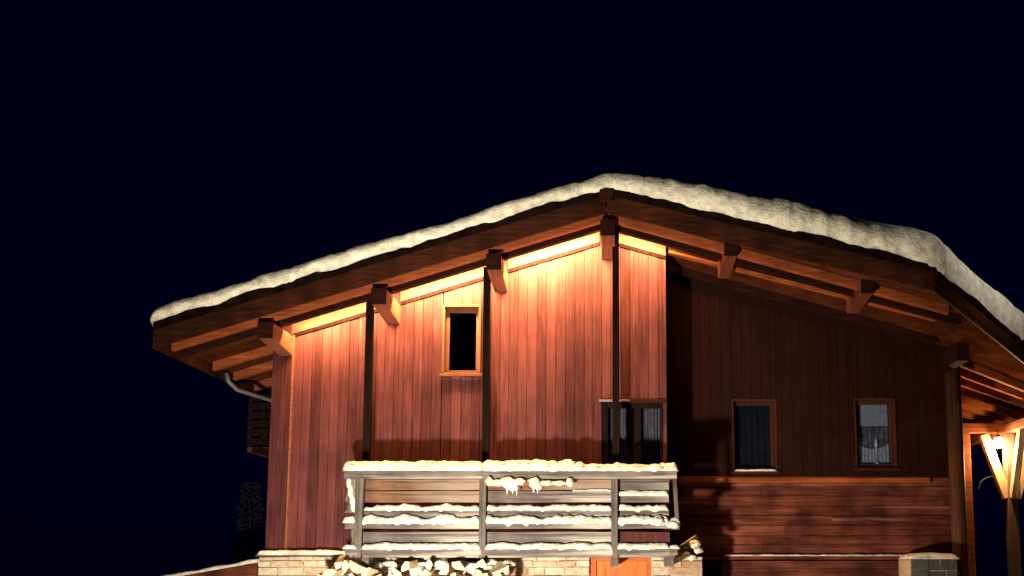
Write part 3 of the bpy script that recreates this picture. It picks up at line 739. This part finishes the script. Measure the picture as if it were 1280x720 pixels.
def snow_ridge(b, x0, x1, yc, z, wd, h, seed, lump=0.35, drip=0.0, step=0.025):
    n = max(6, int((x1-x0)/step)); rows = []
    for i in range(n+1):
        x = x0+(x1-x0)*i/n; e = min(1, min(i, n-i)*(x1-x0)/n/0.05); k = math.sqrt(max(0.02, 1-(1-e)**2))
        hh = h*k*(1+lump*fb((x*4.0, seed, 0))+0.4*lump*fb((x*13, seed, 3))); ww = wd*(0.9+0.18*fb((x*5, seed, 7)))*(0.6+0.4*k)
        dr_ = drip*max(0, fb((x*9, seed+4, 1)))*k
        hh = max(hh, 0.006)
        prof = [(-ww/2*0.8, -0.001-dr_), (-ww/2*1.08, 0.25*hh-dr_*0.6), (-ww/2*1.0, 0.6*hh), (-ww/2*0.6, 0.92*hh), (0, hh), (ww/2*0.6, 0.9*hh), (ww/2, 0.4*hh), (ww/2*0.95, -0.001)]
        rows.append([(x, yc+dy+0.012*fb((x*8, q, seed)), z+dz) for q, (dy, dz) in enumerate(prof)])
    b.grid(rows, cap=True)
def clump(b, c, rx, ry, rz, seed, n=14, m=9):
    rows = []
    for i in range(m+1):
        a = math.pi*i/m; r = []
        for k in range(n+1):
            t = 2*math.pi*(k % n)/n; d = Vector((math.sin(a)*math.cos(t), math.sin(a)*math.sin(t), math.cos(a)))
            s = 1+0.35*fb(tuple(d*1.6+Vector((seed, 0, 0))))
            r.append((c[0]+d.x*rx*s, c[1]+d.y*ry*s, c[2]+d.z*rz*s))
        rows.append(r)
    b.grid(rows)
rs = MB()
hz = Z(588.7, YB-0.06)
snow_ridge(rs, X(428, 588, YB-.06), X(604, 588, YB-.06), YB+0.015, hz, 0.19, 0.135, 1.0, 0.25, 0.02)
snow_ridge(rs, X(603, 588, YB-.06), X(700, 588, YB-.06), YB+0.015, hz-0.005, 0.19, 0.15, 2.0, 0.35, 0.04)
snow_ridge(rs, X(698, 588, YB-.06), X(848, 588, YB-.06), YB+0.015, hz-0.004, 0.18, 0.105, 3.0, 0.5, 0.03)
for px in range(612, 720, 14): clump(rs, P(px+random.uniform(-3, 3), 582+random.uniform(-2, 2), YB+0.0), random.uniform(.10, .17), 0.09, random.uniform(.045, .065), px)
for px in range(440, 600, 21): clump(rs, P(px, 583+random.uniform(-2, 2), YB-0.01), random.uniform(.12, .2), 0.085, random.uniform(.035, .05), px)
for px in (724, 742, 771, 796, 820): clump(rs, P(px, 585+random.uniform(-2, 2), YB+0.0), 0.12, 0.09, 0.05, px)
for k, (a, e) in enumerate(spans):
    snow_ridge(rs, X(a, 637, YB), X(e, 637, YB), YB+0.06, Z(638, YB+.05), 0.07, 0.07, 10+k, 0.55, 0.05)
    snow_ridge(rs, X(a-1, 653, YB), X(e+1, 653, YB), YB+0.022, Z(654.5, YB), 0.10, 0.10, 20+k, 0.5, 0.06)
    snow_ridge(rs, X(a-1, 686, YB), X(e+1, 686, YB), YB+0.012, Z(687, YB-.03), 0.11, 0.085, 30+k, 0.25, 0.03)
for a, e in ((428, 447), (836, 850)):
    snow_ridge(rs, X(a, 653, YB), X(e, 653, YB), YB+0.02, Z(653.6, YB), 0.09, 0.07, a, 0.4, 0.02)
    snow_ridge(rs, X(a, 686, YB), X(e, 686, YB), YB+0.012, Z(686.3, YB-.03), 0.10, 0.06, a+3, 0.3, 0.01)
snow_ridge(rs, X(771, 613, YB), X(836, 613, YB), YB+0.06, Z(620, YB+.05), 0.07, 0.075, 77, 0.3)
snow_ridge(rs, X(715, 613, YB), X(765, 613, YB), YB+0.06, Z(614, YB+.05), 0.05, 0.03, 78, 0.4)
for q, py in enumerate((603, 614, 623, 632)): clump(rs, P(436+q*2, py, YB+0.03), 0.03+.01*(q % 2), 0.02, 0.085, 90+q)
clump(rs, P(824, 652, YB-0.02), 0.07, 0.05, 0.055, 5.5); clump(rs, P(841, 656, YB-0.02), 0.09, 0.05, 0.05, 6.5)
tag(rs.build('railing_snow', M_SNOWR, smooth=True), 'lumpy snow capping the rails and boards of the balcony', 'snow', kind='stuff')

# iced branch hanging on the handrail
ib = empty('branch', P(660, 603, YB-0.09)); tag(ib, 'snow crusted branch tied along the balcony handrail', 'branch')
b = MB(); b.tube([P(608, 604, YB-.1), P(630, 606, YB-.1), P(660, 604, YB-.1), P(690, 605, YB-.1), P(716, 602, YB-.1)], [0.014, 0.02, 0.022, 0.018, 0.01], 8); b.build('wood', M_LOGBARK, ib, smooth=True)
b = MB()
for px, py, rx, rz in ((612, 602, .05, .06), (622, 604, .10, .04), (634, 603, .11, .07), (641, 606, .07, .08), (650, 602, .08, .045), (668, 603, .09, .07), (673, 607, .06, .06), (684, 604, .10, .035), (698, 604, .12, .032), (712, 603, .05, .05)):
    clump(b, P(px, py, YB-.1), rx, 0.05, rz, px*0.37)
for px in (634, 641, 646, 667, 672): 
    q = P(px, 607, YB-.11); b.tube([q, q+Vector((0, 0, -0.05)), q+Vector((0, 0, -random.uniform(.08, .13)))], [0.022, 0.014, 0.003], 8)
b.build('ice', M_SNOWR, ib, smooth=True)

ls = MB()
snow_ridge(ls, XS0, X(738, 697, YS), YS-0.015, ZB+0.006, 0.13, 0.06, 41, 0.3, 0.015)
tag(ls.build('ledge_snow', M_SNOWR, smooth=True), 'thin line of snow on the ledge above the stone base', 'snow', kind='stuff')
ls = MB()
snow_ridge(ls, X(905, 696, YR), X(1130, 696, YR), YR-0.09, Z(695.5, YR-.1), 0.12, 0.03, 43, 0.5, 0.0)
snow_ridge(ls, X(918, 590, YR), X(970, 590, YR), YR-0.035, W2[2]+0.008, 0.035, 0.03, 44, 0.4)
tag(ls.build('sill_snow', M_SNOWR, smooth=True), 'thin snow on the ledge and window sill of the recessed wall', 'snow', kind='stuff')
# white round knob lump over the door
b = MB(); c = P(768, 699, YS-0.06); clump(b, c, 0.055, 0.04, 0.075, 3.3)
tag(b.build('snow_lump', M_SNOWR, smooth=True), 'round lump of snow stuck above the orange door', 'snow', kind='stuff')

# snow-covered broken boards at the right end of the stone base
for k, (a, e, lab) in enumerate((((846, 689), (872, 672), 'short splintered plank leaning below the right end of the balcony'), ((838, 695), (862, 684), 'snow tipped plank lying on top of the stone base'))):
    o = MB(); o.bar(P(*a, YS-.1), P(*e, YS+0.0), 0.05, 0.09); q = o.build('plank', M_GREY, None, bevel=0.01); tag(q, lab, 'plank')
b = MB()
for px, py, r in ((868, 680, .075), (873, 688, .06), (857, 693, .06), (846, 697, .05), (865, 697, .055)): clump(b, P(px, py, YS-.06), r, r*.8, r*.8, px*.1)
tag(b.build('snow_clump', M_SNOWR, smooth=True), 'clumps of snow heaped on the corner of the stone base', 'snow', kind='stuff')

# ------------------------------------------------------------------ firewood against the stone wall
def log_mesh(seed):
    random.seed(seed); b = MB(); L = random.uniform(0.30, 0.42); r = random.uniform(0.07, 0.12)
    a0 = random.uniform(0, 6.28); span = random.choice((1.6, 2.0, 2.6, 3.14)); n = 7
    pts = [(0, 0)]+[(r*math.cos(a0+span*i/n), r*math.sin(a0+span*i/n)) for i in range(n+1)]
    m = len(pts); f = [Vector((p[0]+random.uniform(-.008, .008), 0, p[1]+random.uniform(-.008, .008))) for p in pts]
    k = [Vector((p[0]*0.9, L, p[1]*0.9)) for p in pts]
    b.face(f, 1); b.face(list(reversed(k)), 1)
    for i in range(m):
        j = (i+1) % m; b.face([f[j], f[i], k[i], k[j]], 1 if i in (0, m-1) else 0)
    return b
xw0, xw1 = X(418, 712, 11.45), X(640, 712, 11.45)
protos = []
for k in range(7):
    lo = log_mesh(100+k).build('firewood_log', [M_LOGBARK, M_LOGEND]); protos.append(lo)
random.seed(21)
def place_log(i, x, y, z, ry, rz, rx):
    src = protos[i % 7]
    o = src if i < 7 else src.copy()
    if i >= 7: C.objects.link(o)
    o.location = (x, y, z); o.rotation_euler = (rx, ry, rz)
    tag(o, 'split log on the firewood heap below the balcony', 'log', 'split logs of the firewood heap')
ztop = Z(708, 11.45); i = 0
for row, (zz, stp) in enumerate(((ztop-0.26, 0.19), (ztop-0.13, 0.19), (ztop-0.01, 0.24))):
    x = xw0+0.06*row
    while x < xw1-0.05*row:
        place_log(i, x+random.uniform(-.03, .03), 11.30+random.uniform(-.08, .06), zz+random.uniform(-.02, .03), random.uniform(-3, 3), random.uniform(-.35, .35), random.uniform(-.2, .25)); i += 1
        x += stp*random.uniform(0.8, 1.2)
fs = MB(); z = 0.07
while z < ztop-0.36:
    x = xw0
    while x < xw1:
        r = 0.075; fs.tube([(x, 11.36+random.uniform(-.04, .04), z), (x, 11.8, z)], r, 8); x += 0.155
    z += 0.14
tag(fs.build('firewood_stack', M_LOGEND), 'lower rows of the firewood stack against the stone wall', 'firewood', kind='stuff')
fsn = MB()
for q in range(26):
    px = random.uniform(425, 636); clump(fsn, P(px, random.uniform(702, 714), 11.36), random.uniform(.08, .15), .08, random.uniform(.025, .05), px)
for q in range(14):
    px = 428+15*q; clump(fsn, P(px, 713+random.uniform(-3, 3), 11.66), .14, .14, .09, px*1.3)
tag(fsn.build('firewood_snow', M_SNOWR, smooth=True), 'patches of snow on top of the firewood heap', 'snow', kind='stuff')

# ------------------------------------------------------------------ smaller things around the house
# stone pier with snow cap, right
YPI = 12.3; sp = empty('stone_pier', (X(1167, 710, YPI), YPI+.3, 0)); tag(sp, 'squat grey stone pier with a snow cap below the right corner', 'pier')
xa, xe = X(1138, 710, YPI), X(1197, 710, YPI)
stone_course_wall(xa, xe, YPI, 0, Z(699, YPI), [], M_GREYSTONE, 'stonework', sp, depth=0.5, hmin=.12, hmax=.2)
b = MB(); rows = []
for i in range(25):
    t = i/24; x = xa-0.02+(xe-xa+0.04)*t; k = math.sqrt(max(.02, 1-(2*t-1)**6)); h = (0.085+0.03*fb((x*4, 1, 1)))*k
    rows.append([(x, YPI-.03, Z(699, YPI)), (x, YPI-.05, Z(699, YPI)+h*.5), (x, YPI+.05, Z(699, YPI)+h), (x, YPI+.4, Z(699, YPI)+h), (x, YPI+.5, Z(699, YPI))])
b.grid(rows, cap=True); b.build('snow_cap', M_SNOWR, sp, smooth=True)
# sloping timber parapet with snow, left of the stone base
lw = empty('sloping_parapet', (XS0-1.0, 12.4, 0)); tag(lw, 'low dark parapet with a snowy top sloping down left of the stone base', 'parapet')
A, Bq = P(322, 703, 12.4), P(215, 722, 12.4); Bq = Bq+(Bq-A)*0.6
b = MB(); b.hexa([(Bq.x,12.4,0),(A.x,12.4,0),(A.x,12.6,0),(Bq.x,12.6,0),(Bq.x,12.4,Bq.z),(A.x,12.4,A.z),(A.x,12.6,A.z),(Bq.x,12.6,Bq.z)]); b.build('wall', M_DARKPLANK, lw)
b = MB(); rows = []
for i in range(40):
    q = Bq.lerp(A, i/39); h = 0.055+0.02*fb((q.x*4, 2, 2)); rows.append([(q.x, 12.38, q.z), (q.x, 12.36, q.z+h*.6), (q.x, 12.45, q.z+h), (q.x, 12.58, q.z+h), (q.x, 12.63, q.z)])
b.grid(rows, cap=True); b.build('snow_cap', M_SNOWR, lw, smooth=True)
# dim evergreen shrub beside the left flank
shx, shy = X(312, 650, 14.6), 14.6
sh = empty('evergreen_shrub', (shx, shy, 0)); tag(sh, 'dim evergreen shrub beside the left flank of the chalet', 'shrub')
b = MB(); b.tube([(shx, shy, 0), (shx+.03, shy, 1.2), (shx, shy, 3.1)], [0.06, 0.045, 0.01], 8); b.build('stem', M_BARK, sh, smooth=True)
b = MB(); random.seed(5)
for i in range(2600):
    t = random.random(); z = 0.3+3.1*t; rr = (0.12+0.42*(1-t)*(0.8+0.4*math.sin(z*9)))*math.sqrt(random.random()); a = random.uniform(0, 6.28)
    c = Vector((shx+rr*math.cos(a), shy+rr*math.sin(a), z)); u = Vector((math.cos(a), math.sin(a), random.uniform(-.5, .3))).normalized()*0.06; v = u.cross(Vector((random.uniform(-1, 1), random.uniform(-1, 1), 1))).normalized()*0.018
    b.face([c-v, c+u*.5-v*.7, c+u, c+u*.5+v, c+v])
b.build('foliage', M_LEAF, sh)
